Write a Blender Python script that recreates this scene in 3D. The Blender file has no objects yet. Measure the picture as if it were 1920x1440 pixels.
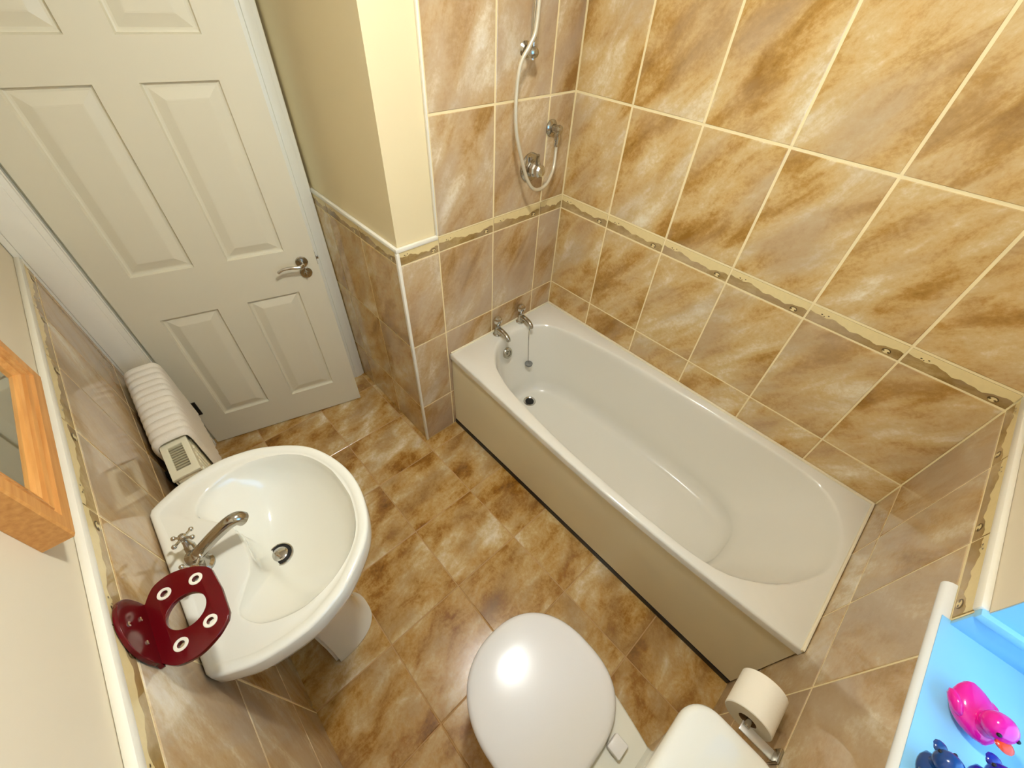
import bpy, bmesh, math, random
from mathutils import Vector, Matrix
random.seed(7)
S = bpy.context.scene
COL = S.collection
PI = math.pi

# ------------------------------------------------------------------ camera
F_PX = 770.652
R = ((0.6795713, 0.7320882, 0.0472192), (0.5473400, -0.4631139, -0.6970972), (-0.4884688, 0.4995722, -0.7154201))
cd = bpy.data.cameras.new('camera'); cam = bpy.data.objects.new('camera', cd); COL.objects.link(cam)
cd.sensor_fit = 'HORIZONTAL'; cd.sensor_width = 36.0; cd.lens = F_PX / 1920.0 * 36.0
cd.clip_start = 0.01; cd.clip_end = 60
cam.matrix_world = Matrix(((R[0][0], -R[1][0], -R[2][0], 1.27913),
                           (R[0][1], -R[1][1], -R[2][1], -1.56172),
                           (R[0][2], -R[1][2], -R[2][2], 1.89276), (0, 0, 0, 1)))
S.camera = cam

# ------------------------------------------------------------------ world, exposure, daylight
def lin(c):
    return tuple(((x / 255.0) / 12.92 if x / 255.0 <= 0.04045 else ((x / 255.0 + 0.055) / 1.055) ** 2.4) for x in c)
w = bpy.data.worlds.new('sky'); S.world = w; w.use_nodes = True
wb = w.node_tree.nodes['Background']
wb.inputs['Color'].default_value = (0.30, 0.62, 1.0, 1)
wb.inputs['Strength'].default_value = 5.0
S.view_settings.view_transform = 'Standard'; S.view_settings.look = 'None'
S.view_settings.gamma = 1.0; S.view_settings.use_curve_mapping = False
S.view_settings.exposure = 0.0

def area(name, loc, rot, sx, sy, power, color, portal=False):
    l = bpy.data.lights.new(name, 'AREA'); l.shape = 'RECTANGLE'; l.size = sx; l.size_y = sy
    l.energy = power; l.color = color
    if portal: l.cycles.is_portal = True
    o = bpy.data.objects.new(name, l); COL.objects.link(o); o.location = loc; o.rotation_euler = rot
    return o
# sky portal in the window opening (faces into the room), and daylight in the hallway behind the door
area('window_portal', (1.93, -1.10, 1.55), (0, PI / 2, 0), 0.95, 0.62, 0, (1, 1, 1), True)
area('hall_daylight', (-1.30, -0.80, 1.98), (0, 0, 0), 0.5, 0.5, 14, (0.68, 0.84, 1.0))
LAMP = (0.80, -1.06, 2.40)
LAMP_STRENGTH = 395.0

# ------------------------------------------------------------------ mesh helpers
class MB:
    """collects geometry for ONE mesh object"""
    def __init__(s): s.bm = bmesh.new()
    def face(s, pts, mi=0):
        f = s.bm.faces.new([s.bm.verts.new(p) for p in pts]); f.material_index = mi; return f
    def box(s, lo, hi, bev=0.0, mi=0, seg=2):
        b = bmesh.new(); bmesh.ops.create_cube(b, size=1)
        for v in b.verts:
            v.co = Vector([lo[i] + (v.co[i] + .5) * (hi[i] - lo[i]) for i in range(3)])
        if bev > 0:
            bmesh.ops.bevel(b, geom=b.edges[:], offset=bev, segments=seg, profile=.5, affect='EDGES')
        return s.merge(b, mi)
    def merge(s, b, mi=0, mat=None):
        if mat is not None: bmesh.ops.transform(b, matrix=mat, verts=b.verts[:])
        mp = {v: s.bm.verts.new(v.co) for v in b.verts}
        for f in b.faces:
            try: nf = s.bm.faces.new([mp[v] for v in f.verts]); nf.material_index = mi
            except ValueError: pass
        b.free(); return s
    def loft(s, rings, mi=0, cap0=False, cap1=False, closed=True):
        vr = [[s.bm.verts.new(p) for p in r] for r in rings]
        n = len(vr[0])
        for a, b in zip(vr, vr[1:]):
            for i in range(n if closed else n - 1):
                j = (i + 1) % n
                f = s.bm.faces.new((a[i], a[j], b[j], b[i])); f.material_index = mi
        if cap0: s.bm.faces.new(vr[0][::-1]).material_index = mi
        if cap1: s.bm.faces.new(vr[-1]).material_index = mi
        return s
    def lathe(s, prof, org=(0, 0, 0), axis=(0, 0, 1), n=32, mi=0, cap0=True, cap1=True):
        ax = Vector(axis).normalized()
        q = Vector((0, 0, 1)).rotation_difference(ax); o = Vector(org)
        rings = [[o + q @ Vector((r * math.cos(2 * PI * i / n), r * math.sin(2 * PI * i / n), z)) for i in range(n)] for r, z in prof]
        return s.loft(rings, mi, cap0, cap1)
    def tube(s, pts, r, n=12, mi=0, caps=True):
        pts = [Vector(p) for p in pts]; m = len(pts)
        rs = r if isinstance(r, (list, tuple)) else [r] * m
        rings = []; up = None
        for i, p in enumerate(pts):
            t = (pts[min(i + 1, m - 1)] - pts[max(i - 1, 0)]).normalized()
            if up is None:
                up = Vector((0, 0, 1)) if abs(t.z) < .9 else Vector((1, 0, 0))
            a = (up - t * up.dot(t)).normalized(); up = a; b = t.cross(a)
            rings.append([p + (a * math.cos(2 * PI * k / n) + b * math.sin(2 * PI * k / n)) * rs[i] for k in range(n)])
        return s.loft(rings, mi, caps, caps)
    def sphere(s, c, r, mi=0, sub=3):
        b = bmesh.new(); bmesh.ops.create_icosphere(b, subdivisions=sub, radius=1)
        rr = (r, r, r) if not isinstance(r, (tuple, list)) else r
        for v in b.verts: v.co = Vector((v.co.x * rr[0] + c[0], v.co.y * rr[1] + c[1], v.co.z * rr[2] + c[2]))
        return s.merge(b, mi)
    def build(s, name, mats, parent=None, smooth=True, ang=35, fix=True):
        if fix: bmesh.ops.recalc_face_normals(s.bm, faces=s.bm.faces[:])
        me = bpy.data.meshes.new(name); s.bm.to_mesh(me); s.bm.free()
        for m in (mats if isinstance(mats, (list, tuple)) else [mats]): me.materials.append(m)
        if smooth:
            for p in me.polygons: p.use_smooth = True
            me.set_sharp_from_angle(angle=math.radians(ang))
        o = bpy.data.objects.new(name, me); COL.objects.link(o)
        if parent:
            o.parent = parent; o.matrix_parent_inverse = parent_inv(parent)
        return o
def parent_inv(p):
    m = Matrix.Identity(4); q = p
    while q is not None:
        m = q.matrix_basis.copy() if q.parent is None else q.matrix_basis.copy()
        return world_of(p).inverted()
def world_of(o):
    m = o.matrix_basis.copy()
    if o.parent is not None: m = world_of(o.parent) @ o.matrix_parent_inverse @ m
    return m
def tag(o, label, cat, group=None, kind=None):
    o['label'] = label; o['category'] = cat
    if group: o['group'] = group
    if kind: o['kind'] = kind
    return o
def empty(name, loc, label, cat, group=None, kind=None):
    o = bpy.data.objects.new(name, None); COL.objects.link(o); o.location = loc; o.empty_display_size = .05
    return tag(o, label, cat, group, kind)
def plate(outlines, thick, bev=0.0):
    """bmesh of an extruded flat shape with holes (outlines in XY, centred on z=0)"""
    cu = bpy.data.curves.new('tmp', 'CURVE'); cu.dimensions = '2D'; cu.fill_mode = 'BOTH'
    cu.extrude = thick / 2 - bev; cu.bevel_depth = bev; cu.bevel_resolution = 2
    for ol in outlines:
        sp = cu.splines.new('POLY'); sp.points.add(len(ol) - 1); sp.use_cyclic_u = True
        for p, q in zip(sp.points, ol): p.co = (q[0], q[1], 0, 1)
    ob = bpy.data.objects.new('tmp', cu); COL.objects.link(ob)
    bpy.context.view_layer.update()
    me = bpy.data.meshes.new_from_object(ob.evaluated_get(bpy.context.evaluated_depsgraph_get()))
    b = bmesh.new(); b.from_mesh(me)
    bpy.data.objects.remove(ob); bpy.data.curves.remove(cu); bpy.data.meshes.remove(me)
    bmesh.ops.remove_doubles(b, verts=b.verts[:], dist=1e-6)
    return b
def circle(cx, cy, r, n=32, ry=None):
    return [(cx + r * math.cos(2 * PI * i / n), cy + (ry or r) * math.sin(2 * PI * i / n)) for i in range(n)]
def catmull(P, n=8, closed=True):
    out = []; m = len(P); P = [Vector(p) for p in P]
    for i in range(m if closed else m - 1):
        if closed: a, b, c, d = P[i - 1], P[i], P[(i + 1) % m], P[(i + 2) % m]
        else: a, b, c, d = P[max(i - 1, 0)], P[i], P[i + 1], P[min(i + 2, m - 1)]
        for k in range(n):
            t = k / n
            out.append(.5 * ((2 * b) + (c - a) * t + (2 * a - 5 * b + 4 * c - d) * t * t + (3 * b - a - 3 * c + d) * t ** 3))
    if not closed: out.append(P[-1])
    return out
def polar(poly, c, n):
    """resample a closed outline by n rays from centre c"""
    out = []
    for k in range(n):
        th = 2 * PI * k / n; d = (math.cos(th), math.sin(th)); best = None
        for i in range(len(poly)):
            ax, ay = poly[i][0] - c[0], poly[i][1] - c[1]
            j = (i + 1) % len(poly); ex, ey = poly[j][0] - poly[i][0], poly[j][1] - poly[i][1]
            den = d[0] * ey - d[1] * ex
            if abs(den) < 1e-12: continue
            t = (ax * ey - ay * ex) / den; u = (ax * d[1] - ay * d[0]) / den
            if t > 0 and -1e-6 <= u <= 1 + 1e-6 and (best is None or t > best): best = t
        out.append((c[0] + d[0] * best, c[1] + d[1] * best))
    return out

# ------------------------------------------------------------------ materials
def nodes(name):
    m = bpy.data.materials.new(name); m.use_nodes = True
    nt = m.node_tree; return m, nt, nt.nodes['Principled BSDF']
def mat(name, col, rough=.5, metal=0.0, coat=0.0, bump=0.0, bscale=60, vary=0.0, trans=0.0, ior=1.45, sss=0.0):
    m, nt, b = nodes(name); N, L = nt.nodes, nt.links
    c = lin(col)
    b.inputs['Base Color'].default_value = (*c, 1); b.inputs['Roughness'].default_value = rough
    b.inputs['Metallic'].default_value = metal; b.inputs['Coat Weight'].default_value = coat
    b.inputs['Coat Roughness'].default_value = .05; b.inputs['IOR'].default_value = ior
    b.inputs['Transmission Weight'].default_value = trans
    tc = N.new('ShaderNodeTexCoord')
    nz = N.new('ShaderNodeTexNoise'); nz.inputs['Scale'].default_value = bscale; nz.inputs['Detail'].default_value = 4
    L.new(tc.outputs['Object'], nz.inputs['Vector'])
    if vary > 0:
        mx = N.new('ShaderNodeMixRGB'); mx.inputs[1].default_value = (*c, 1)
        mx.inputs[2].default_value = (*[x * (1 - vary) for x in c], 1)
        L.new(nz.outputs['Fac'], mx.inputs[0]); L.new(mx.outputs[0], b.inputs['Base Color'])
    if bump > 0:
        bp = N.new('ShaderNodeBump'); bp.inputs['Strength'].default_value = bump; bp.inputs['Distance'].default_value = .002
        L.new(nz.outputs['Fac'], bp.inputs['Height']); L.new(bp.outputs[0], b.inputs['Normal'])
    return m

def stone(name, stops, angle, stretch=2.3, scale=5.0, rough=.07, spec=.55, grain=.17, grey=(184, 160, 128), gmin=.48, gmax=.6):
    """glazed tile with diagonal marbled streaks, laid out by the tile's own UV (metres)"""
    m, nt, b = nodes(name); N, L = nt.nodes, nt.links
    uv = N.new('ShaderNodeUVMap'); uv.uv_map = 'UVMap'
    mp = N.new('ShaderNodeMapping'); mp.vector_type = 'TEXTURE'
    mp.inputs['Rotation'].default_value = (0, 0, math.radians(angle)); mp.inputs['Scale'].default_value = (stretch, 1, 1)
    L.new(uv.outputs[0], mp.inputs[0])
    n1 = N.new('ShaderNodeTexNoise'); n1.inputs['Scale'].default_value = scale; n1.inputs['Detail'].default_value = 3.5
    n1.inputs['Roughness'].default_value = .5; n1.inputs['Distortion'].default_value = .25
    L.new(mp.outputs[0], n1.inputs['Vector'])
    n2 = N.new('ShaderNodeTexNoise'); n2.inputs['Scale'].default_value = scale * 2.4; n2.inputs['Detail'].default_value = 7; n2.inputs['Roughness'].default_value = .66
    n2.inputs['Distortion'].default_value = .4
    L.new(mp.outputs[0], n2.inputs['Vector'])
    n3 = N.new('ShaderNodeTexNoise'); n3.inputs['Scale'].default_value = 70; n3.inputs['Detail'].default_value = 5
    n3.inputs['Roughness'].default_value = .7
    L.new(uv.outputs[0], n3.inputs['Vector'])
    a = N.new('ShaderNodeMath'); a.operation = 'MULTIPLY_ADD'; a.inputs[1].default_value = .46
    L.new(n2.outputs['Fac'], a.inputs[0])
    s = N.new('ShaderNodeMath'); s.operation = 'MULTIPLY'; s.inputs[1].default_value = .54
    L.new(n1.outputs['Fac'], s.inputs[0]); L.new(s.outputs[0], a.inputs[2])
    g = N.new('ShaderNodeMath'); g.operation = 'MULTIPLY_ADD'; g.inputs[1].default_value = grain
    L.new(n3.outputs['Fac'], g.inputs[0]); L.new(a.outputs[0], g.inputs[2])
    sb = N.new('ShaderNodeMath'); sb.operation = 'SUBTRACT'; sb.inputs[1].default_value = grain * .5
    L.new(g.outputs[0], sb.inputs[0])
    gr = N.new('ShaderNodeTexNoise'); gr.inputs['Scale'].default_value = scale * 1.1; gr.inputs['Detail'].default_value = 3
    of = N.new('ShaderNodeVectorMath'); of.operation = 'ADD'; of.inputs[1].default_value = (9.3, 4.1, 2.2)
    L.new(mp.outputs[0], of.inputs[0]); L.new(of.outputs[0], gr.inputs['Vector'])
    gm = N.new('ShaderNodeMapRange'); gm.inputs['From Min'].default_value = gmin; gm.inputs['From Max'].default_value = gmin + .2; gm.inputs['To Max'].default_value = gmax
    L.new(gr.outputs['Fac'], gm.inputs['Value'])
    r = N.new('ShaderNodeValToRGB'); e = r.color_ramp.elements
    while len(e) > 1: e.remove(e[-1])
    e[0].position = stops[0][0]; e[0].color = (*lin(stops[0][1]), 1)
    for p, c in stops[1:]:
        q = e.new(p); q.color = (*lin(c), 1)
    gx = N.new('ShaderNodeMixRGB'); gx.inputs[2].default_value = (*lin(grey), 1)
    L.new(sb.outputs[0], r.inputs[0]); L.new(gm.outputs[0], gx.inputs[0]); L.new(r.outputs[0], gx.inputs[1]); L.new(gx.outputs[0], b.inputs['Base Color'])
    b.inputs['Roughness'].default_value = rough; b.inputs['Specular IOR Level'].default_value = spec
    return m
WALL_STOPS = [(.35, (150, 108, 42)), (.43, (180, 138, 72)), (.49, (204, 168, 108)), (.55, (212, 184, 132)), (.61, (226, 208, 170)), (.67, (238, 228, 204))]
FLOOR_STOPS = [(.35, (112, 68, 16)), (.43, (156, 107, 40)), (.49, (188, 146, 80)), (.55, (202, 168, 112)), (.61, (218, 196, 154)), (.67, (236, 222, 194))]
WALL_STOPS_COOL_LIT = [(.35, (148, 108, 54)), (.43, (178, 140, 86)), (.49, (195, 164, 118)), (.55, (203, 177, 137)), (.61, (222, 205, 171)), (.67, (236, 226, 206))]  # same wall tile, greyed to carry the cooler light in its colour
M = {}
M['tile_wall'] = stone('marbled wall tile', WALL_STOPS, 52)
M['tile_wall_cool_lit'] = stone('marbled wall tile, other lay', WALL_STOPS_COOL_LIT, 58, grey=(184, 162, 136), gmin=.42, gmax=.7)
M['tile_floor'] = stone('marbled floor tile', FLOOR_STOPS, 105, stretch=1.7, scale=5.0, rough=.2, grain=.17, grey=(160, 128, 86))
M['grout'] = mat('cream grout', (240, 222, 172), .8, bump=.2, bscale=300)
M['grout_floor'] = mat('tan floor grout', (190, 150, 98), .8, bump=.2, bscale=300)
M['border_dark'] = stone('olive border tile', [(.35, (132, 102, 50)), (.5, (166, 136, 82)), (.64, (204, 178, 126))], 10, 2.0, 9)
M['border_cream'] = mat('cream border tile', (236, 214, 156), .25, vary=.12, bscale=70)
M['border_line'] = mat('dark border print', (96, 74, 36), .3)
M['paint_cream'] = mat('cream wall paint', (230, 213, 170), .55, bump=.05, bscale=220)
M['paint_pale'] = mat('pale wall paint', (224, 211, 184), .55, bump=.05, bscale=220)
M['paint_white'] = mat('white gloss paint', (236, 230, 212), .3, bump=.02, bscale=90)
M['door_paint'] = mat('ivory satin door paint', (226, 218, 192), .33, bump=.03, bscale=120)
M['ceiling'] = mat('matt ceiling paint', (236, 230, 218), .8, bump=.05, bscale=200)
M['ceramic'] = mat('white glazed ceramic', (232, 229, 214), .08, coat=.4)
M['acrylic'] = mat('white bath acrylic', (228, 223, 208), .14, coat=.3)
M['panel'] = mat('white bath panel', (238, 228, 194), .32, bump=.02, bscale=30)
M['plastic'] = mat('white toilet plastic', (228, 224, 218), .2)
M['chrome'] = mat('chrome', (205, 203, 198), .08, metal=1)
M['chrome_dark'] = mat('worn chrome', (182, 178, 168), .16, metal=1)
M['satin'] = mat('satin chrome', (214, 210, 200), .32, metal=.8)
M['dark'] = mat('dark recess', (22, 20, 18), .5)
M['black'] = mat('black paint', (20, 17, 15), .45)
M['rubber'] = mat('grey rubber', (120, 120, 116), .5)
M['red'] = mat('deep red acrylic', (92, 4, 13), .18, coat=.0)
M['red_edge'] = mat('pale red acrylic edge', (170, 110, 116), .15)
M['oak'] = mat('honey oak', (206, 142, 70), .4)
M['towel'] = mat('cream cotton', (236, 228, 212), .9, bump=.6, bscale=260)
M['radiator'] = mat('cream radiator enamel', (232, 226, 198), .35)
M['grille'] = mat('grey radiator grille', (172, 164, 136), .5)
M['paper'] = mat('white tissue paper', (242, 234, 214), .9, bump=.25, bscale=180)
M['card'] = mat('brown cardboard', (150, 120, 84), .8)
M['silicone'] = mat('cream silicone bead', (236, 224, 192), .4)
M['sill'] = mat('white sill gloss paint', (232, 232, 226), .25)
M['sill_daylight_tint'] = mat('gloss paint tinted daylight blue', (146, 206, 238), .3, vary=.06, bscale=9)  # blue daylight painted into the base colour of sill top and reveal
M['duck_pink'] = mat('glossy pink vinyl', (236, 20, 150), .12, coat=.5)
M['duck_teal'] = mat('glossy petrol blue vinyl', (12, 62, 120), .2, coat=.4)
M['duck_blue'] = mat('glossy royal blue vinyl', (8, 28, 150), .2, coat=.4)
M['beak'] = mat('orange vinyl', (236, 70, 30), .25)
# oak grain
def oak():
    m = M['oak']; nt = m.node_tree; N, L = nt.nodes, nt.links; b = N['Principled BSDF']
    tc = N.new('ShaderNodeTexCoord'); mp = N.new('ShaderNodeMapping'); mp.inputs['Scale'].default_value = (4, 60, 60)
    nz = N.new('ShaderNodeTexNoise'); nz.inputs['Scale'].default_value = 2; nz.inputs['Detail'].default_value = 5
    r = N.new('ShaderNodeValToRGB'); r.color_ramp.elements[0].color = (*lin((198, 134, 66)), 1); r.color_ramp.elements[1].color = (*lin((220, 160, 90)), 1)
    r.color_ramp.elements[0].position = .3; r.color_ramp.elements[1].position = .7
    L.new(tc.outputs['Object'], mp.inputs[0]); L.new(mp.outputs[0], nz.inputs['Vector']); L.new(nz.outputs['Fac'], r.inputs[0]); L.new(r.outputs[0], b.inputs['Base Color'])
oak()
# mirror, frosted pane, lamp
M['mirror'] = mat('mirror silver', (222, 226, 220), .02, metal=1)
m, nt, b = nodes('frosted window pane'); N, L = nt.nodes, nt.links
tr = N.new('ShaderNodeBsdfTransparent'); tr.inputs[0].default_value = (.92, .96, 1, 1)
tl = N.new('ShaderNodeBsdfTranslucent'); tl.inputs[0].default_value = (.9, .95, 1, 1)
ms = N.new('ShaderNodeMixShader'); ms.inputs[0].default_value = .3
L.new(tr.outputs[0], ms.inputs[1]); L.new(tl.outputs[0], ms.inputs[2]); L.new(ms.outputs[0], N['Material Output'].inputs[0]); M['pane'] = m
m, nt, b = nodes('lit opal lamp glass'); b.inputs['Base Color'].default_value = (.9, .87, .8, 1)
b.inputs['Emission Color'].default_value = (0.97, 1.0, 0.98, 1); b.inputs['Emission Strength'].default_value = LAMP_STRENGTH; M['lamp'] = m

# ------------------------------------------------------------------ tiled surfaces
def tiles(mb, org, U, V, us, vs, gap=.004, mi_tile=1, h=.0015, bev=.0016, skip=None, seed=0, flip=False):
    """lays raised glazed tiles into cells us x vs of the plane org + u*U + v*V (normal = U x V)"""
    rnd = random.Random(seed)
    bm = mb.bm; uvl = bm.loops.layers.uv.get('UVMap') or bm.loops.layers.uv.new('UVMap')
    U, V, org = Vector(U), Vector(V), Vector(org); n = U.cross(V)
    for i in range(len(us) - 1):
        for j in range(len(vs) - 1):
            if skip and skip(i, j): continue
            a, b_, c, d = us[i] + gap / 2, us[i + 1] - gap / 2, vs[j] + gap / 2, vs[j + 1] - gap / 2
            ou, ov = rnd.uniform(0, 40), rnd.uniform(0, 40)
            def ring(ins, z): return [(a + ins, c + ins, z), (b_ - ins, c + ins, z), (b_ - ins, d - ins, z), (a + ins, d - ins, z)]
            rings = [ring(0, -.003), ring(0, h - bev * .6), ring(bev, h)]
            vv = [[(bm.verts.new(org + U * p[0] + V * p[1] + n * p[2]), p) for p in r] for r in rings]
            fs = []
            for r0, r1 in zip(vv, vv[1:]):
                for k in range(4):
                    l = (k + 1) % 4; fs.append([r0[k], r0[l], r1[l], r1[k]])
            fs.append(vv[-1])
            for f in fs:
                bf = bm.faces.new([q[0] for q in f]); bf.material_index = mi_tile
                for lp, q in zip(bf.loops, f): lp[uvl].uv = (q[1][0] + ou, q[1][1] + ov)
def border(mb, org, U, V, us, z0, z1, mi_dark, mi_cream, mi_line, seed, gap=.004):
    """border listello: olive strip with a wavy cream upper band and a little flower print on each tile"""
    tiles(mb, org, U, V, us, [z0, z1], gap, mi_dark, h=.0015, seed=seed)
    U, V, org = Vector(U), Vector(V), Vector(org); n = U.cross(V); rnd = random.Random(seed + 50)
    P = lambda u, v, z: org + U * u + V * v + n * z
    H = z1 - z0
    for a, b in zip(us, us[1:]):
        a += gap / 2; b -= gap / 2; K = 28; ph = rnd.uniform(0, 6)
        bot = []
        for k in range(K + 1):
            t = k / K
            y = z0 + H * (.50 + .10 * math.sin(2 * PI * 1.0 * t + .6) + .05 * math.sin(2 * PI * 3.4 * t + 1.5) + .03 * math.sin(2 * PI * 7.3 * t + 2))
            bot.append((a + (b - a) * t, y))
        for (p, q) in zip(bot, bot[1:]):
            mb.face([P(p[0], p[1], .0019), P(q[0], q[1], .0019), P(q[0], z1 - gap / 2, .0019), P(p[0], z1 - gap / 2, .0019)], mi_cream)
        if b - a > .15:
            # dotted cluster near one end, shell-like flower near the other
            for (fu, fv, r, mi) in ((.86, .27, .0125, mi_line), (.86, .25, .0100, mi_cream), (.83, .26, .0040, mi_line), (.885, .23, .0035, mi_line),
                                    (.13, .66, .0030, mi_line), (.16, .60, .0022, mi_line), (.20, .70, .0026, mi_line), (.19, .58, .0034, mi_cream)):
                cu, cv = a + (b - a) * fu, z0 + H * fv
                zz = .0021 + (.0002 if r < .0115 else 0) + (.0002 if r < .006 else 0)
                mb.face([P(cu + r * math.cos(2 * PI * k / 14), cv + r * .72 * math.sin(2 * PI * k / 14), zz) for k in range(14)], mi)
WM = [M['grout'], M['tile_wall'], M['border_dark'], M['border_cream'], M['border_line'], M['paint_cream'], M['paint_pale']]
Z1, Z2, Z3, Z4 = .6712, 1.0765, 1.1383, 1.5432
ZL = [0.0, .266, Z1, Z2]; ZH = [Z3, Z4, 1.948, 2.353, 2.40]
YB = -.90      # external corner of the wall jog
XD = -.715     # door wall
YL = -1.880    # basin wall
XE = 1.70      # window wall
H = 2.40
def struct(name, mb, mats, label, cat, smooth=False, fix=True):
    o = mb.build(name, mats, smooth=smooth, fix=fix); return tag(o, label, cat, kind='structure')

# floor
mb = MB(); mb.box((-2.0, -2.0, -.06), (1.95, .15, -.0015))
fxs = [-.715 - .20] + [.4057 + k * .3252 for k in range(-3, 4)] + [1.72]
fys = [-1.90] + [-.9203 - .328 * k for k in (2, 1, 0)] + [-.9203 + .328, -.9203 + .656, 0.0]
tiles(mb, (0, 0, -.0015), (1, 0, 0), (0, 1, 0), fxs, fys, .0045, 1, seed=3)
struct('floor', mb, [M['grout_floor'], M['tile_floor']], 'brown marbled ceramic floor tiles laid square through the bathroom', 'floor', fix=False)
# ceiling
mb = MB(); mb.box((-2.0, -2.0, H), (1.95, .15, H + .06))
struct('ceiling', mb, M['ceiling'], 'plain white ceiling above the bathroom', 'ceiling')
# right wall : fully tiled behind the bath
XR = [0.0] + [.2767 + .2893 * k for k in range(5)] + [1.70]
mb = MB(); mb.box((-.06, .0015, 0), (XE + .25, .10, H))
# plane with normal -y : U = x, V = z gives U x V = -y
tiles(mb, (0, .0015, 0), (1, 0, 0), (0, 0, 1), XR, ZL, .0062, 1, seed=11)
border(mb, (0, .0015, 0), (1, 0, 0), (0, 0, 1), XR, Z2, Z3, 2, 3, 4, 12, .0065)
tiles(mb, (0, .0015, 0), (1, 0, 0), (0, 0, 1), XR, ZH, .0085, 1, seed=13)
struct('wall_right', mb, WM, 'long marbled tile wall with cream border along the bath', 'wall', fix=False)
# back wall (tap end) : tiled y -.716..0, tiled dado to the corner, painted strip above it ; normal +x : U = y, V = z
YT = [-.7162, -.4321, -.148, 0.0]
mb = MB(); mb.box((-.10, YB + .003, 0), (-.0015, .0, 1.1345)); mb.box((-.10, -.7165, 1.1345), (-.0015, 0, H))
mb.box((-.09, YB + .0098, 1.1345), (-.010, -.7165, H), mi=5)
tiles(mb, (-.0015, 0, 0), (0, 1, 0), (0, 0, 1), [YB + .005] + YT, ZL, .0060, 1, seed=21)
border(mb, (-.0015, 0, 0), (0, 1, 0), (0, 0, 1), YT, Z2, Z3, 2, 3, 4, 22, .0042)
border(mb, (-.0015, 0, 0), (0, 1, 0), (0, 0, 1), [YB + .005, -.7162], Z2, 1.1345, 2, 3, 4, 23, .0042)
tiles(mb, (-.0015, 0, 0), (0, 1, 0), (0, 0, 1), YT, ZH, .0080, 1, seed=24)
struct('wall_back', mb, [M['grout'], M['tile_wall_cool_lit']] + WM[2:], 'marbled tile wall at the tap end with painted strip', 'wall', fix=False)
# return wall of the jog, y = YB, faces -y : U = x, V = z
XN = [XD, -.575, -.289, -.005]
mb = MB(); mb.box((XD - .10, YB + .0015, 0), (-.10, YB + .10, 1.1345)); mb.box((-.10, YB + .0015, 0), (-.006, YB + .06, 1.1345))
mb.box((XD - .10, YB + .010, 1.1345), (-.0102, YB + .10, H), mi=5)
tiles(mb, (0, YB + .0015, 0), (1, 0, 0), (0, 0, 1), XN, ZL, .0055, 1, seed=31)
border(mb, (0, YB + .0015, 0), (1, 0, 0), (0, 0, 1), XN, Z2, 1.1345, 2, 3, 4, 32, .0036)
struct('wall_nook', mb, WM, 'short return wall beside the door, tiled below and painted cream above', 'wall', fix=False)
# left wall (basin wall), faces +y : U = -x, V = z
XLs = sorted([-1.70, -1.5834, -1.3008, -1.0174, -.7348, -.4522, -.1696, .113, .3956, .678, .715])
mb = MB(); mb.box((XD - .10, YL - .10, 0), (XE + .20, YL - .0015, 1.1345)); mb.box((XD - .10, YL - .10, 1.1345), (XE + .20, YL - .012, H), mi=6)
tiles(mb, (0, YL - .0015, 0), (-1, 0, 0), (0, 0, 1), XLs, ZL, .0060, 1, seed=41)
border(mb, (0, YL - .0015, 0), (-1, 0, 0), (0, 0, 1), XLs, Z2, 1.1345, 2, 3, 4, 42, .0042)
struct('wall_left', mb, [M['grout'], M['tile_wall_cool_lit']] + WM[2:], 'basin wall with tiled dado and pale painted plaster above', 'wall', fix=False)
# front wall (window wall), faces -x : U = -y, V = z ; opening y -1.40..-.785, z 1.045..2.0
WY0, WY1, WZ0, WZ1 = -1.40, -.785, 1.045, 2.0
YE = sorted([0.0, .2811, .5669, .8527, 1.1385, 1.4243, 1.71, 1.88])
mb = MB()
mb.box((XE + .0015, YL - .1, 0), (XE + .22, .10, WZ0), mi=0)
mb.box((XE + .0015, YL - .1, WZ0), (XE + .010, WY0, 1.1345)); mb.box((XE + .0015, WY1, WZ0), (XE + .010, .0015, 1.1345))
mb.box((XE + .010, YL - .1, WZ0), (XE + .22, WY0, H), mi=6); mb.box((XE + .010, WY1, WZ0), (XE + .22, .10, H), mi=6)
mb.box((XE + .010, WY0, WZ1), (XE + .22, WY1, H), mi=6)
tiles(mb, (XE + .0015, 0, 0), (0, -1, 0), (0, 0, 1), YE, ZL[:3] + [1.042], .0060, 1, seed=51, skip=lambda i, j: j == 2 and YE[i + 1] < .86)
ye1 = [y for y in YE if y < .79]; 
tiles(mb, (XE + .0015, 0, 0), (0, -1, 0), (0, 0, 1), ye1, [Z1, Z2], .0060, 1, seed=52)
tiles(mb, (XE + .0015, 0, 0), (0, -1, 0), (0, 0, 1), [.5669, .8527], [Z1, 1.0735], .0060, 1, seed=53)
border(mb, (XE + .0015, 0, 0), (0, -1, 0), (0, 0, 1), ye1 + [.783], Z2, 1.1345, 2, 3, 4, 54, .0042)
struct('wall_front', mb, [M['grout'], M['tile_wall_cool_lit']] + WM[2:], 'window wall with tiled dado behind toilet and bath end', 'wall', fix=False)
# door wall, around the door opening (y -1.80..-.935, z 0..2.03)
DY0, DY1, DZ = -1.795, -.955, 2.02
mb = MB(); mb.box((XD - .11, YL, 0), (XD, DY0, H)); mb.box((XD - .11, DY1, 0), (XD, YB + .0015, H)); mb.box((XD - .11, DY0, DZ), (XD, DY1, H))
struct('wall_door', mb, M['paint_cream'], 'cream wall holding the door', 'wall')
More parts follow.
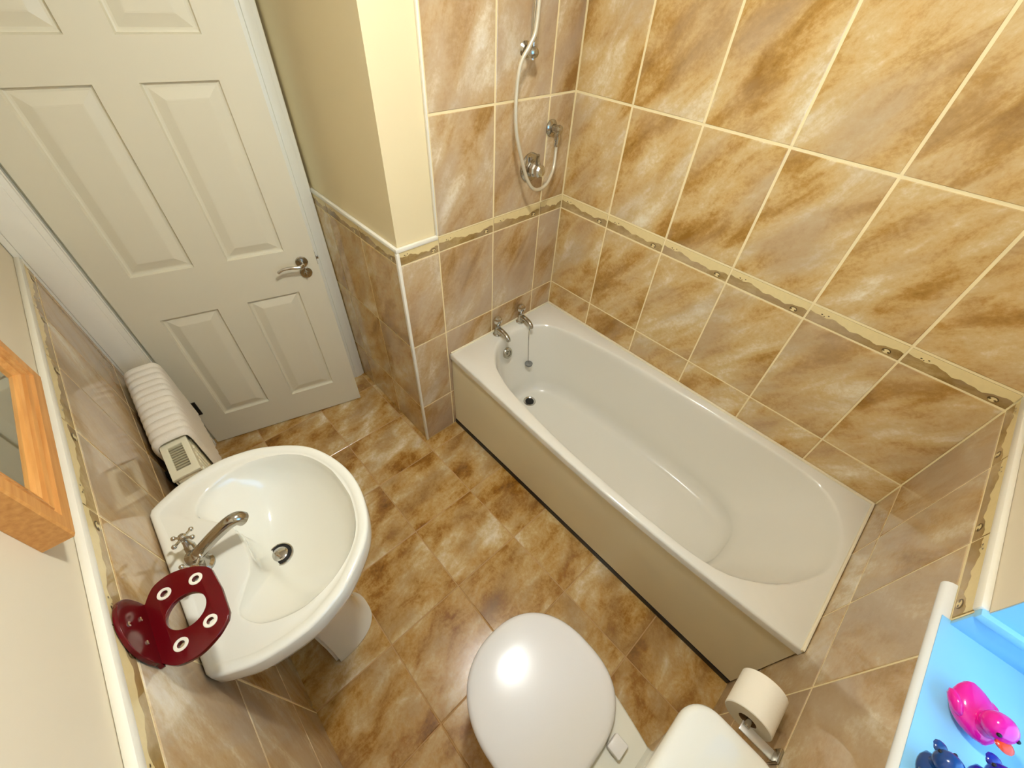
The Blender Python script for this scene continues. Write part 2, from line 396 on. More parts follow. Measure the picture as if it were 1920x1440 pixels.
# hallway shell beyond the door
mb = MB(); mb.box((-1.95, -2.0, 0), (-1.90, -.3, H)); mb.box((-1.95, -2.0, 0), (XD - .11, -1.95, H)); mb.box((-1.95, -.35, 0), (XD - .11, -.3, H)); mb.box((XD - .11, YB + .10, 0), (XD - .08, -.3, H)); mb.box((XD - .13, -1.95, 0), (XD - .11, YL, H))
struct('wall_hall', mb, M['paint_pale'], 'pale hallway walls behind the bathroom door', 'wall')

# ------------------------------------------------------------------ trims
def trim(name, mb, label, m='paint_white', cat='trim'):
    return struct(name, mb, M[m], label, cat, smooth=True)
mb = MB(); mb.box((XD + .02, YL - .012, 1.128), (XE, YL + .004, 1.150), .005); trim('trim_1', mb, 'white rounded trim capping tiled dado on the basin wall')
mb = MB(); mb.box((XE - .004, WY1 - .0, 1.128), (XE + .010, .0, 1.150), .005); trim('trim_2', mb, 'white rounded trim capping dado beside the window')
mb = MB(); mb.box((XD + .003, YB - .004, 1.130), (-.004, YB + .010, 1.147), .004); trim('trim_3', mb, 'white trim capping dado on the short wall beside the door')
mb = MB(); mb.box((-.010, YB - .004, 1.130), (.004, -.7165, 1.147), .004); trim('trim_4', mb, 'white trim under painted strip at the tap end')
mb = MB(); mb.box((-.012, YB - .004, 0), (.004, YB + .009, 1.130), .003); trim('trim_5', mb, 'white vertical bead on the outside tile corner')
mb = MB(); mb.box((-.010, -.724, 1.147), (.003, -.7165, H), .003); trim('trim_6', mb, 'white vertical edge trim where shower tiles stop')
# door casing : architrave left, right, head and lining
mb = MB()
for (y0, y1) in ((YL - .011, -1.775), (-.975, YB - .004)):
    mb.box((XD, y0, 0), (XD + .014, y1, 2.07), .003)
    mb.box((XD + .010, y0 + .018, 0), (XD + .019, y1 - .018, 2.05), .004)
mb.box((XD, YL - .011, 2.0), (XD + .014, YB - .004, 2.07), .003)
mb.box((XD - .11, DY0, 0), (XD, DY0 + .024, 2.0)); mb.box((XD - .11, DY1 - .024, 0), (XD, DY1, 2.0)); mb.box((XD - .11, DY0, 1.99), (XD, DY1, DZ))
mb.box((XD - .075, DY0 + .024, 0), (XD - .045, DY0 + .036, 1.99)); mb.box((XD - .075, DY1 - .036, 0), (XD - .045, DY1 - .024, 1.99))
trim('trim_7', mb, 'white door casing with moulded architraves', cat='door frame')

# ------------------------------------------------------------------ door (ajar), local frame: x along leaf, y into leaf, z up
HNG = Vector((-.718, -1.761, .008)); ANG = math.atan2(.732, .198)
door = bpy.data.objects.new('door_1', None)
mb = MB(); bm = mb.bm
DW, DH, DT = .762, 1.955, .035
xs = [0, .106, .317, .432, .647, DW]; zs = [0, .180, .778, .978, 1.575, 1.688, 1.86, DH]
def dq(x0, x1, z0, z1, y=0.0): mb.face([(x0, y, z0), (x1, y, z0), (x1, y, z1), (x0, y, z1)])
for back in (0, 1):
    for i in range(len(xs) - 1):
        for j in range(len(zs) - 1):
            pan = i in (1, 3) and j in (1, 3, 5)
            if not pan:
                y = DT if back else 0
                dq(xs[i], xs[i + 1], zs[j], zs[j + 1], y); continue
            prof = [(0, 0), (.004, .0115), (.009, .0130), (.015, .0125), (.046, .0025), (.050, .0020)]
            def rg(ins, dy):
                y = DT - dy if back else dy
                return [(xs[i] + ins, y, zs[j] + ins), (xs[i + 1] - ins, y, zs[j] + ins), (xs[i + 1] - ins, y, zs[j + 1] - ins), (xs[i] + ins, y, zs[j + 1] - ins)]
            mb.loft([rg(*p) for p in prof], cap1=True)
for (a, b_) in (((0, 0), (DW, 0)), ((0, DH), (DW, DH))):
    mb.face([(a[0], 0, a[1]), (b_[0], 0, b_[1]), (b_[0], DT, b_[1]), (a[0], DT, a[1])])
for x in (0, DW): mb.face([(x, 0, 0), (x, 0, DH), (x, DT, DH), (x, DT, 0)])
bmesh.ops.remove_doubles(bm, verts=bm.verts[:], dist=1e-5)
door = mb.build('door_1', M['door_paint'], ang=7)
door.location = HNG; door.rotation_euler = (0, 0, ANG)
tag(door, 'ivory six panel door standing slightly ajar', 'door', kind='structure')
def dchild(mb, name, m, par=None, **k):
    o = mb.build(name, m, **k); o.parent = par or door; return o
# lever on round rose, keyhole / turn below, latch, hinges
hz = .918
mb = MB(); mb.lathe([(.0255, 0), (.0255, -.004), (.023, -.0065), (.010, -.0075), (.010, -.012)], (.700, 0, hz), (0, 1, 0), 32)
rose = dchild(mb, 'rose', M['chrome_dark'])
mb = MB()
lv = catmull([(.700, -.010, hz), (.700, -.030, hz), (.694, -.043, hz), (.676, -.047, hz + .001), (.650, -.047, hz + .005), (.620, -.046, hz + .003), (.597, -.046, hz - .007)], 6, False)
nlv = len(lv); mb.tube(lv, [.0085 - .0025 * k / nlv for k in range(nlv)], 12)
dchild(mb, 'door_handle', M['chrome'])
mb = MB(); mb.lathe([(.0255, 0), (.0255, -.004), (.023, -.0065), (.012, -.007), (.011, -.013), (.0095, -.015)], (.704, 0, hz - .053), (0, 1, 0), 32)
mb.box((.7015, -.026, hz - .064), (.7065, -.012, hz - .042), .0015)
dchild(mb, 'thumb_turn', M['chrome_dark'])
mb = MB(); mb.box((DW - .001, .010, hz - .03), (DW + .0015, .028, hz + .03), .0006); mb.box((DW, .014, hz - .007), (DW + .011, .024, hz + .007), .002)
dchild(mb, 'latch', M['chrome_dark'])
for z in (.225, 1.62):
    mb = MB(); mb.lathe([(.0065, 0), (.0065, .085)], (-.004, -.007, z), (0, 0, 1), 14); mb.box((-.006, -.006, z), (.026, .0006, z + .085), .0004)
    dchild(mb, 'hinge', M['black'])

# ------------------------------------------------------------------ window (open reveal, frosted pane) and its sill
mb = MB()   # casement frame
x0, x1 = XE + .16, XE + .22; fw = .055; fz0 = 1.075
mb.box((x0, WY0, fz0), (x1, WY0 + fw, WZ1), .004); mb.box((x0, WY1 - fw, fz0), (x1, WY1, WZ1), .004)
mb.box((x0, WY0 + fw, fz0), (x1, WY1 - fw, fz0 + fw), .004); mb.box((x0, WY0 + fw, WZ1 - fw), (x1, WY1 - fw, WZ1), .004)
mb.box((x0 - .012, WY0 + fw, fz0 + .03), (x0 + .01, WY1 - fw, fz0 + .047), .004)
win = tag(mb.build('window_1', M['sill']), 'white framed frosted window above the toilet', 'window', kind='structure')
mb = MB(); mb.box((XE + .185, WY0 + fw - .004, fz0 + fw - .004), (XE + .191, WY1 - fw + .004, WZ1 - fw + .004)); mb.build('pane', M['pane'], win, smooth=False)
mb = MB(); mb.box((XE + .165 - .012, -1.12, 1.110), (XE + .165, -1.09, 1.128), .003); mb.tube([(XE + .155, -1.105, 1.124), (XE + .140, -1.10, 1.130), (XE + .135, -1.06, 1.132), (XE + .135, -1.02, 1.130)], .005)
mb.build('window_handle', M['chrome'], win)
mb = MB()
mb.box((XE + .0005, WY0 + .001, 1.046), (XE + .16, WY1 - .001, 1.075), .0005)
sp = []
prof = [(XE + .0005, 1.075)] + [(1.697 - .0145 * math.sin(PI * k / 8), 1.0605 + .0145 * math.cos(PI * k / 8)) for k in range(9)] + [(XE + .0005, 1.046)]
for y in (WY0 - .075, WY0 - .072, -.695, -.690):
    ins = .004 if y in (WY0 - .075, -.690) else 0
    sp.append([((p[0] + ins if p[0] < XE else p[0]), y, p[1] - ins if p[1] > 1.06 else p[1] + ins) for p in prof])
mb.loft(sp, cap0=True, cap1=True)
sl = mb.build('window_sill', M['sill'], win)
mb = MB(); mb.box((1.6885, WY0 - .001, 1.0745), (XE + .160, WY1 + .001, 1.0765), .0008); mb.build('sill_top', M['sill_daylight_tint'], sl)  # top slab coloured blue in place of daylight
# reveal lining : tile strip low on the reveal with its capping, blue daylight put into the colour
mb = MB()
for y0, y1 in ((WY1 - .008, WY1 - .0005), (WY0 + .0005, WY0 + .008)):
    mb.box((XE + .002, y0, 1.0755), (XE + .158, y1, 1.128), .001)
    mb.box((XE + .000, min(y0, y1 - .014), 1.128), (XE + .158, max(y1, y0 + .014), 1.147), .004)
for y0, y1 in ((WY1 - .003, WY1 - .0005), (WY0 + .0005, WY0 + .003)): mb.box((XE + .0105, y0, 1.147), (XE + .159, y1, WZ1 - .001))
mb.build('window_reveal_trim', M['sill_daylight_tint'], win)

# ------------------------------------------------------------------ ceiling light (gives the room its light)
lamp = empty('ceiling_light', LAMP, 'round opal ceiling light in the middle of the ceiling', 'ceiling light')
mb = MB(); mb.lathe([(.090, 0), (.090, -.018), (.082, -.026), (.064, -.028)], LAMP, n=40); mb.build('base', M['paint_white'], lamp)
mb = MB(); mb.lathe([(.066, -.024)] + [(.066 * math.cos(a * PI / 16), -.030 - .048 * math.sin(a * PI / 16)) for a in range(1, 8)] + [(.010, -.078)], LAMP, n=40)
mb.build('diffuser', M['lamp'], lamp)

# ------------------------------------------------------------------ bath
bath = empty('bath', (.85, -.35, 0), 'long white built-in bath along the tiled wall', 'bath')
OP = [(.404, -.650), (.733, -.688), (1.122, -.697), (1.391, -.680), (1.517, -.618), (1.602, -.532), (1.662, -.418), (1.672, -.333),
      (1.645, -.200), (1.566, -.092), (1.434, -.052), (1.20, -.048), (.967, -.050), (.60, -.066), (.382, -.095), (.19, -.140), (.095, -.225), (.064, -.340), (.088, -.470), (.187, -.575), (.28, -.618)]
op = [(p.x, p.y) for p in catmull([(a, b, 0) for a, b in OP], 8)]
BC = (.80, -.36); NB = 144
def sup(x0, x1, y0, y1, e0, e1):
    cx = .80; cy = (y0 + y1) / 2; out = []
    for k in range(240):
        th = 2 * PI * k / 240; c, s = math.cos(th), math.sin(th)
        e = e1 if c > 0 else e0; rx = (x1 - cx) if c > 0 else (cx - x0)
        out.append((cx + rx * math.copysign(abs(c) ** (2 / e), c), cy + (y1 - y0) / 2 * math.copysign(abs(s) ** (2 / e), s)))
    return out
top = polar(op, BC, NB)
bot = polar(sup(.165, 1.40, -.585, -.125, 2.9, 3.4), BC, NB)
inner = polar(sup(.200, 1.31, -.535, -.175, 2.8, 3.2), BC, NB)
def bow(x): return -.7056 - .030 * math.sin(PI * min(max(x / 1.7, 0), 1) ** 1.25)
rectp = [(1.7 * k / 40, bow(1.7 * k / 40)) for k in range(41)] + [(1.699, -.005)] + [(.002, -.005)]
def rect_ring(ins):
    pts = [(ins + .0015 + (1.699 - .0015 - 2 * ins) * k / 40, bow(1.7 * k / 40) + ins) for k in range(41)] + [(1.699 - ins, -.0035 - ins), (.0015 + ins, -.0035 - ins)]
    out = polar(pts, BC, NB)
    for c in (pts[0], pts[40], pts[41], pts[42]):
        k = min(range(NB), key=lambda q: math.dist(out[q], c)); out[k] = (c[0], c[1])
    return out
ZB = .536
mix = lambda A, B, t: [(a[0] + (b[0] - a[0]) * t, a[1] + (b[1] - a[1]) * t) for a, b in zip(A, B)]
ins = lambda A, d: [(a[0] + (BC[0] - a[0]) * d / math.dist(a, BC), a[1] + (BC[1] - a[1]) * d / math.dist(a, BC)) for a in A]
z_ = lambda A, z: [(a[0], a[1], z) for a in A]
r0 = rect_ring(0)
rings = [z_(rect_ring(.006), ZB - .036), z_(r0, ZB - .034), z_(r0, ZB - .008), z_(rect_ring(.002), ZB - .0025), z_(rect_ring(.007), ZB),
         z_(ins(top, -.008), ZB - .001), z_(top, ZB - .004), z_(ins(top, .006), ZB - .012), z_(ins(top, .011), ZB - .028)]
t2 = ins(top, .011)
for k in range(1, 11):
    t = k / 10; rings.append(z_(mix(t2, bot, t ** 1.15 * .92), ZB - .028 - (ZB - .028 - .215) * t))
zb0 = .215; base = mix(t2, bot, .92)
for k in range(1, 8):
    a = k / 7 * PI / 2
    rings.append(z_(mix(base, inner, 1 - math.cos(a)), zb0 - (zb0 - .132) * math.sin(a)))
rings.append(z_([(.8 + (p[0] - .8) * .5, -.36 + (p[1] + .36) * .5) for p in inner], .130))
rings.append(z_([(.8 + (p[0] - .8) * .02, -.36 + (p[1] + .36) * .02) for p in inner], .129))
mb = MB(); mb.loft(rings, cap1=True)
mb.build('tub', M['acrylic'], bath, ang=50)
mb = MB()  # front panel, with a slightly recessed foot
pn = []
for k in range(25):
    x = .003 + 1.694 * k / 24; yt = bow(x) + .0075
    pn.append([(x, -.700, .034), (x, (yt - .700) / 2 - .001, .27), (x, yt, .497), (x, yt + .010, .497), (x, (yt - .700) / 2 + .009, .27), (x, -.690, .034)])
mb.loft(pn, cap0=True, cap1=True)
mb.build('bath_panel', M['panel'], bath)
mb = MB(); mb.box((.003, -.7025, 0.0005), (1.697, -.690, .030)); mb.build('foot_shadow_strip', M['black'], bath, smooth=False)  # black strip added as the shadow line along the panel foot
mb = MB()
mb.box((0.002, -.011, ZB - .004), (1.698, -.0008, ZB + .007), .003); mb.box((.0012, -.70, ZB - .004), (.009, -.011, ZB + .006), .0025); mb.box((1.690, -.708, ZB - .004), (1.6988, -.011, ZB + .008), .003)
mb.build('sealant_bead', M['silicone'], bath)
mb = MB(); c = (.245, -.350, .1335)
mb.lathe([(.036, 0), (.035, .003), (.030, .0035), (.026, .001), (.024, -.006)], c, n=32); w_ = mb.build('waste', M['chrome'], bath)
mb = MB(); mb.lathe([(.0245, -.002), (.002, -.0035)], (c[0], c[1], c[2] + .0025), n=24); mb.build('waste_hole', M['dark'], w_)
mb = MB(); oc = Vector((.122, -.425, .462)); ax = Vector((.93, .12, .30)).normalized()
mb.lathe([(.031, -.006), (.031, .002), (.028, .006), (.018, .006), (.017, .002)], oc, ax, 32); mb.lathe([(.010, 0), (.010, .008), (.004, .009)], oc, ax, 20)
mb.build('overflow', M['chrome_dark'], bath)

def bath_tap(x, y, label, aim):
    t = empty('bath_tap', (x, y, ZB), label, 'tap', 'pillar taps on the bath')
    mb = MB(); o = (x, y, ZB)
    mb.lathe([(.023, -.002), (.023, .004), (.017, .008), (.015, .020), (.016, .045), (.014, .060), (.010, .066)], o, n=24)
    d = Vector(aim)
    sp = catmull([Vector(o) + Vector((0, 0, .036)), Vector(o) + d * .03 + Vector((0, 0, .040)), Vector(o) + d * .065 + Vector((0, 0, .036)), Vector(o) + d * .088 + Vector((0, 0, .024)), Vector(o) + d * .092 + Vector((0, 0, .012))], 5, False)
    mb.tube(sp, [.0145 - .004 * k / len(sp) for k in range(len(sp))], 14); mb.build('body', M['chrome_dark'], t)
    mb = MB(); mb.lathe([(.008, .062), (.008, .072), (.020, .076), (.023, .084), (.023, .094), (.019, .103), (.010, .108), (.003, .109)], o, n=8)
    mb.build('tap_handle', M['chrome'], t, ang=20)
    return t
bath_tap(.037, -.425, 'chrome bath tap above the overflow, nearer the bath panel', (.97, -.05, 0))
bath_tap(.034, -.258, 'chrome bath tap with the plug chain hanging below it', (.97, -.05, 0))
# plug hanging on its chain
plug = empty('bath_plug', (.165, -.29, .33), 'grey rubber plug hanging on a thin chain inside the bath', 'plug')
mb = MB()
ch = [(.112, -.262, .535), (.121, -.275, .527), (.132, -.285, .50), (.140, -.290, .45), (.147, -.292, .40), (.153, -.293, .345)]
mb.tube(catmull(ch, 6, False), .0022, 8); mb.build('chain', M['chrome_dark'], plug)
mb = MB(); mb.lathe([(.017, 0), (.020, .003), (.022, .010), (.022, .014), (.010, .017), (.004, .024)], (.158, -.293, .322), n=24); mb.build('stopper', M['rubber'], plug)

# ------------------------------------------------------------------ shower set on the tap wall
rail = empty('shower_rail', (.05, -.315, 1.685), 'slim vertical chrome shower riser rail on the tiled wall', 'shower rail')
mb = MB(); mb.tube([(.055, -.318, 1.668), (.055, -.318, 2.30)], .0105, 16); mb.build('pole', M['chrome'], rail)
for z in (1.688, 2.285):
    mb = MB(); mb.lathe([(.024, 0), (.024, .006), (.014, .012), (.012, .035), (.016, .045), (.018, .060), (.015, .072), (.006, .076)], (.0005, -.300, z), (1, -.32, 0), 24); mb.build('bracket', M['chrome_dark'], rail)
valve = empty('shower_valve', (0, -.224, 1.30), 'round chrome shower mixer valve inside the hose loop', 'shower valve')
vc = (.0005, -.236, 1.302)
mb = MB(); mb.lathe([(.056, 0), (.056, .006), (.050, .012), (.034, .015), (.033, .018)], vc, (1, 0, 0), 36); mb.build('backplate', M['chrome_dark'], valve)
mb = MB(); mb.lathe([(.032, .012), (.030, .040), (.026, .046), (.026, .062), (.020, .070), (.005, .072)], vc, (1, 0, 0), 10); mb.build('knob', M['chrome'], valve, ang=25)
mb = MB(); mb.tube([(.042, -.236, 1.302), (.046, -.240, 1.345), (.050, -.242, 1.362)], [.008, .0065, .007], 10); mb.build('lever', M['chrome_dark'], valve)
outl = empty('hose_outlet', (0, -.125, 1.43), 'small round chrome hose outlet elbow near the tile corner', 'hose outlet')
mb = MB(); mb.lathe([(.030, 0), (.030, .005), (.024, .011), (.016, .014), (.015, .034), (.018, .040), (.017, .050), (.008, .056)], (.0005, -.128, 1.432), (1, 0, 0), 28); mb.build('elbow', M['chrome_dark'], outl)
mb = MB(); mb.lathe([(.012, .0), (.012, -.030), (.010, -.034), (.010, -.052)], (.040, -.130, 1.425), (0, 0, 1), 16); mb.build('connector', M['chrome'], outl)
mb = MB()
hp = [(.040, -.130, 1.390), (.042, -.131, 1.350), (.055, -.150, 1.292), (.075, -.208, 1.250), (.090, -.282, 1.248), (.092, -.335, 1.292), (.090, -.380, 1.390), (.080, -.403, 1.487), (.074, -.402, 1.590), (.074, -.389, 1.664), (.084, -.364, 1.708), (.088, -.345, 1.745), (.088, -.338, 1.82), (.086, -.336, 1.95), (.082, -.332, 2.12)]
mb.tube(catmull(hp, 8, False), .0068, 12)
hose = tag(mb.build('shower_hose', mat('ribbed chrome hose', (214, 204, 178), .32, metal=.35)), 'thin looped chrome shower hose hanging from rail to outlet', 'shower hose')

# ------------------------------------------------------------------ wash basin
BX = .533; BCn = (BX, -1.665); NBa = 144
half = [(0, -1.878), (.242, -1.878), (.262, -1.845), (.285, -1.79), (.295, -1.71), (.289, -1.653), (.258, -1.573), (.178, -1.480), (.060, -1.434)]
outl_b = [(BX + a, b, 0) for a, b in half[1:]] + [(BX - a, b, 0) for a, b in half[:0:-1]]
crv = catmull(outl_b, 8, False)
ob_ = [(p.x, p.y) for p in crv]
outer = polar(ob_, BCn, NBa)
hb_ = [(.0, -1.728), (.060, -1.732), (.100, -1.752), (.140, -1.785), (.172, -1.788), (.210, -1.762), (.233, -1.715), (.240, -1.660), (.219, -1.580), (.160, -1.500), (.072, -1.467)]
bw_ = [(BX + a, b, 0) for a, b in hb_] + [(BX - a, b, 0) for a, b in hb_[:0:-1]]
bowl = polar([(p.x, p.y) for p in catmull(bw_, 8)], BCn, NBa)
def insb(A, d):
    out = []
    for a in A:
        L_ = math.dist(a, BCn); f = max(0.0, d) if d > 0 else d
        out.append((a[0] + (BCn[0] - a[0]) * d / L_, a[1] + (BCn[1] - a[1]) * d / L_))
    return out
drain = (BX, -1.683)
def scaled(A, s): return [(drain[0] + (a[0] - drain[0]) * s, drain[1] + (a[1] - drain[1]) * s) for a in A]
basin = empty('wash_basin', (BX, -1.70, 0), 'white pedestal wash basin with chrome mixer tap on the left wall', 'basin')
ZR = .845
ell = [(BX + .075 * math.cos(2 * PI * k / NBa), -1.70 + .085 * math.sin(2 * PI * k / NBa)) for k in range(NBa)]
def clampw(A): return [(a[0], max(a[1], -1.8785)) for a in A]
rg = [z_(clampw(mix(outer, ell, .95)), .60), z_(clampw(mix(outer, ell, .80)), .640), z_(clampw(mix(outer, ell, .45)), .700), z_(clampw(mix(outer, ell, .18)), .745), z_(insb(outer, .012), .768), z_(insb(outer, .003), .778),
      z_(outer, .795), z_(outer, ZR - .007), z_(insb(outer, .002), ZR - .0025), z_(insb(outer, .006), ZR - .0005), z_(insb(outer, .012), ZR), z_(insb(outer, .020), ZR - .001), z_(insb(outer, .025), ZR - .004), z_(insb(outer, .0275), ZR - .0055)]
pl = insb(outer, .0285)
be = [(b if math.dist(b, BCn) < math.dist(p, BCn) - .004 else (BCn[0] + (p[0] - BCn[0]) * .985, BCn[1] + (p[1] - BCn[1]) * .985)) for b, p in zip(bowl, pl)]
rg.append(z_(mix(pl, be, .5), ZR - .006)); rg.append(z_(mix(pl, be, .93), ZR - .006))
rg.append(z_(be, ZR - .0075)); rg.append(z_(insb(be, .003), ZR - .0125)); rg.append(z_(insb(be, .005), ZR - .022))
b2 = insb(be, .005)
EL = polar([(BX + .205 * math.cos(2 * PI * k / 200), -1.617 + .112 * math.sin(2 * PI * k / 200)) for k in range(200)], BCn, NBa)
wl = [list(b2)]; wz = []
for k in range(1, 21):     # side wall easing into one smooth oval, then the dished floor
    t = k / 20; zz = ZR - .022 - .128 * math.sin(t * PI / 2) ** .92
    xy = mix(b2, EL, t / .3) if t <= .3 else mix(EL, scaled(EL, .12), (t - .3) / .7)
    wl.append(list(xy)); wz.append(zz)
for _ in range(10):        # fair the profile so that no crease shows in the glaze
    wl = [wl[0]] + [[tuple(.25 * wl[i - 1][q][d] + .5 * wl[i][q][d] + .25 * wl[i + 1][q][d] for d in (0, 1)) for q in range(NBa)] for i in range(1, len(wl) - 1)] + [wl[-1]]
for xy, zz in zip(wl[1:], wz): rg.append([(x, y, zz) for x, y in xy])
rg.append(z_(scaled(EL, .05), ZR - .151))
mb = MB(); mb.loft(rg, cap0=True, cap1=True)
mb.build('bowl', M['ceramic'], basin, ang=45)
# pedestal
def ped(wd, yf, z, n=40):
    out = []
    for k in range(n + 1):
        a = PI * k / n; out.append((BX + wd * math.copysign(abs(math.cos(a)) ** .75, math.cos(a)), -1.745 + (yf + 1.745) * math.sin(a) ** .8, z))
    return out
mb = MB()
pr_ = [(.118, -1.575, 0), (.120, -1.570, .012), (.112, -1.582, .030), (.094, -1.598, .10), (.086, -1.604, .25), (.088, -1.600, .42), (.100, -1.585, .54), (.116, -1.570, .61), (.132, -1.560, .662)]
mb.loft([ped(*p) for p in pr_], closed=False)
mb.loft([[(BX + (q[0] - BX) * .88, min(q[1] - .012, -1.745 + (q[1] + 1.745) * .9), q[2]) for q in ped(*p)] for p in pr_], closed=False)
mb.build('pedestal', M['ceramic'], basin)
mb = MB(); cz = ZR - .1482; mb.lathe([(.034, .0), (.033, .004), (.030, .0045), (.0285, .001), (.028, -.004)], (drain[0], drain[1], cz), n=32); wst = mb.build('waste', M['chrome'], basin)
mb = MB(); mb.lathe([(.0288, .0), (.002, -.001)], (drain[0], drain[1], cz + .002), n=24); mb.build('waste_hole', M['dark'], wst)
mb = MB(); mb.lathe([(.0205, .0), (.0205, .0055), (.017, .0075), (.003, .008)], (drain[0], drain[1], cz + .001), n=24); mb.build('pop_up_plug', M['chrome'], wst)
# mixer tap with two cross heads
tp = (BX - .008, -1.814, ZR - .0050)
tap = empty('basin_tap', tp, 'chrome basin mixer tap with two cross handles', 'tap')
T = Vector(tp)
mb = MB(); mb.lathe([(.026, 0), (.026, .006), (.020, .012), (.018, .030), (.020, .045), (.016, .056), (.006, .060)], T, n=28)
for sx in (-1, 1): mb.tube([T + Vector((0, 0, .030)), T + Vector((sx * .024, .000, .036)), T + Vector((sx * .036, .000, .048))], [.013, .013, .012], 16)
mb.build('body', M['chrome_dark'], tap)
mb = MB(); sp = catmull([T + Vector(q) for q in ((0, -.004, .030), (0, .012, .050), (.001, .048, .074), (.002, .090, .094), (.003, .112, .096), (.003, .121, .082))], 6, False)
nb = len(sp); rr = [.0135 + .0035 * k / nb for k in range(nb)]
mb.tube(sp, rr, 16); mb.build('spout', M['chrome_dark'], tap)
for sx in (-1, 1):
    a = T + Vector((sx * .036, .000, .045)); d = Vector((sx * .40, .02, 1)).normalized()
    mb = MB(); mb.lathe([(.012, 0), (.009, .012), (.0075, .022), (.010, .026), (.010, .034), (.006, .038)], a, d, 16)
    u = d.cross(Vector((0, 1, 0))).normalized(); v = d.cross(u); cpt = a + d * .029
    for k in range(4):
        e = (u * math.cos(PI / 4 + k * PI / 2) + v * math.sin(PI / 4 + k * PI / 2))
        mb.tube([cpt, cpt + e * .024], .0032, 8); mb.sphere(cpt + e * .026, .0058, sub=2)
    mb.build('cross_handle', M['chrome'], tap)
# toothbrush holder on the wall above the basin
zc = 1.02
th = empty('toothbrush_holder', (.725, -1.875, zc), 'dark red acrylic wall toothbrush holder with one big and four ringed holes', 'toothbrush holder')
ol = [(p.x, p.y) for p in catmull([(.668, -1.872, 0), (.640, -1.852, 0), (.634, -1.822, 0), (.646, -1.790, 0), (.664, -1.768, 0)], 6, False)]
ol += [(.676, -1.762), (.725, -1.759), (.778, -1.762)] + [(p.x, p.y) for p in catmull([(.790, -1.768, 0), (.806, -1.790, 0), (.815, -1.822, 0), (.808, -1.852, 0), (.786, -1.872, 0)], 6, False)]
HOL = ((.667, -1.840), (.676, -1.789), (.773, -1.791), (.779, -1.840))
mb = MB(); mb.merge(plate([ol, circle(.725, -1.818, .0335, 40)] + [circle(a, b, .0068, 20) for a, b in HOL], .011, .0012), 0, Matrix.Translation((0, 0, zc)))
mb.build('shelf_plate', M['red'], th)
for a, b in HOL:
    mb = MB(); mb.lathe([(.0062, -.005), (.0062, .0062), (.0078, .0070), (.0112, .0066), (.0120, .0050)], (a, b, zc), n=28, cap0=False, cap1=False); mb.build('ring', M['paint_white'], th)
bo = [(.664, -1), (.790, -1)] ; 
bp = [(.672, 1.012), (.782, 1.012), (.789, 1.03), (.791, 1.058), (.785, 1.090), (.769, 1.112), (.744, 1.124), (.716, 1.122), (.692, 1.109), (.676, 1.085), (.668, 1.055), (.666, 1.03)]
bpp = [(p.x, p.y) for p in catmull([(a, b, 0) for a, b in bp], 4)]
mb = MB(); mb.merge(plate([bpp], .007, .001), 0, Matrix.Translation((0, -1.8745, 0)) @ Matrix.Rotation(PI / 2, 4, 'X'))
mb.build('backplate', M['red'], th)
for a, b in ((.708, 1.055), (.756, 1.055), (.733, 1.098)):
    mb = MB(); mb.lathe([(.0045, 0), (.0045, .0015), (.003, .0028), (.001, .003)], (a, -1.8710, b), (0, 1, 0), 16); mb.build('screw', M['chrome'], th)

# ------------------------------------------------------------------ mirror
mir = empty('mirror', (.39, -1.88, 1.23), 'oak framed mirror on the painted wall above the basin', 'mirror')
mx0, mx1, mz0, mz1, fwd = .168, .628, 1.232, 1.93, .058
yb, yf = YL - .0118, -1.850
mb = MB()
rgs = []
for (i_, y) in ((0, yb), (0, yf - .003), (.003, yf), (.026, yf), (.029, yf - .009), (.033, yf - .009), (.036, yf - .002), (.043, yf - .004), (.045, yf - .012), (.049, yf - .012), (.051, yf - .006), (.055, yf - .009), (fwd, yf - .016), (fwd, yb + .006)):
    rgs.append([(mx0 + i_, y, mz0 + i_), (mx1 - i_, y, mz0 + i_), (mx1 - i_, y, mz1 - i_), (mx0 + i_, y, mz1 - i_)])
mb.loft(rgs); mb.build('frame', M['oak'], mir, ang=20)
mb = MB(); mb.box((mx0 + fwd - .002, yb + .006, mz0 + fwd - .002), (mx1 - fwd + .002, yf - .015, mz1 - fwd + .002)); mb.build('glass', M['mirror'], mir, smooth=False)

# ------------------------------------------------------------------ radiator with towel
rad = empty('radiator', (-.26, -1.80, .12), 'slim cream radiator on the left wall behind the basin', 'radiator')
RX0, RX1, RY0, RY1, RZ0, RZ1 = -.575, .052, -1.846, -1.768, .14, .662
mb = MB(); mb.box((RX0, RY1 - .012, RZ0), (RX1, RY1, RZ1 - .002), .004)
nf = 15
for k in range(nf):
    x = RX0 + .03 + (RX1 - RX0 - .06) * k / (nf - 1); mb.box((x - .011, RY1 - .004, RZ0 + .03), (x + .011, RY1 + .005, RZ1 - .035), .004)
mb.build('front_panel', M['radiator'], rad)
mb = MB(); mb.box((RX0, RY0, RZ0), (RX1, RY0 + .012, RZ1 - .002), .004); mb.build('rear_panel', M['radiator'], rad)
for x in (RX0, RX1 - .003):
    mb = MB(); mb.box((x, RY0 + .004, RZ0), (x + .003, RY1 - .004, RZ1), .001); mb.build('end_cap', M['radiator'], rad)
mb = MB(); ot = [(RX0, RY0), (RX1, RY0), (RX1, RY1), (RX0, RY1)]
hl = [[(-.10, RY0 + .016), (RX1 - .030, RY0 + .016), (RX1 - .030, RY1 - .016), (-.10, RY1 - .016)]]
mb.merge(plate([ot] + hl, .012, .002), 0, Matrix.Translation((0, 0, RZ1))); mb.build('top_cover', M['radiator'], rad)
mb = MB(); mb.box((-.102, RY0 + .014, RZ1 - .008), (RX1 - .028, RY1 - .014, RZ1 - .004))
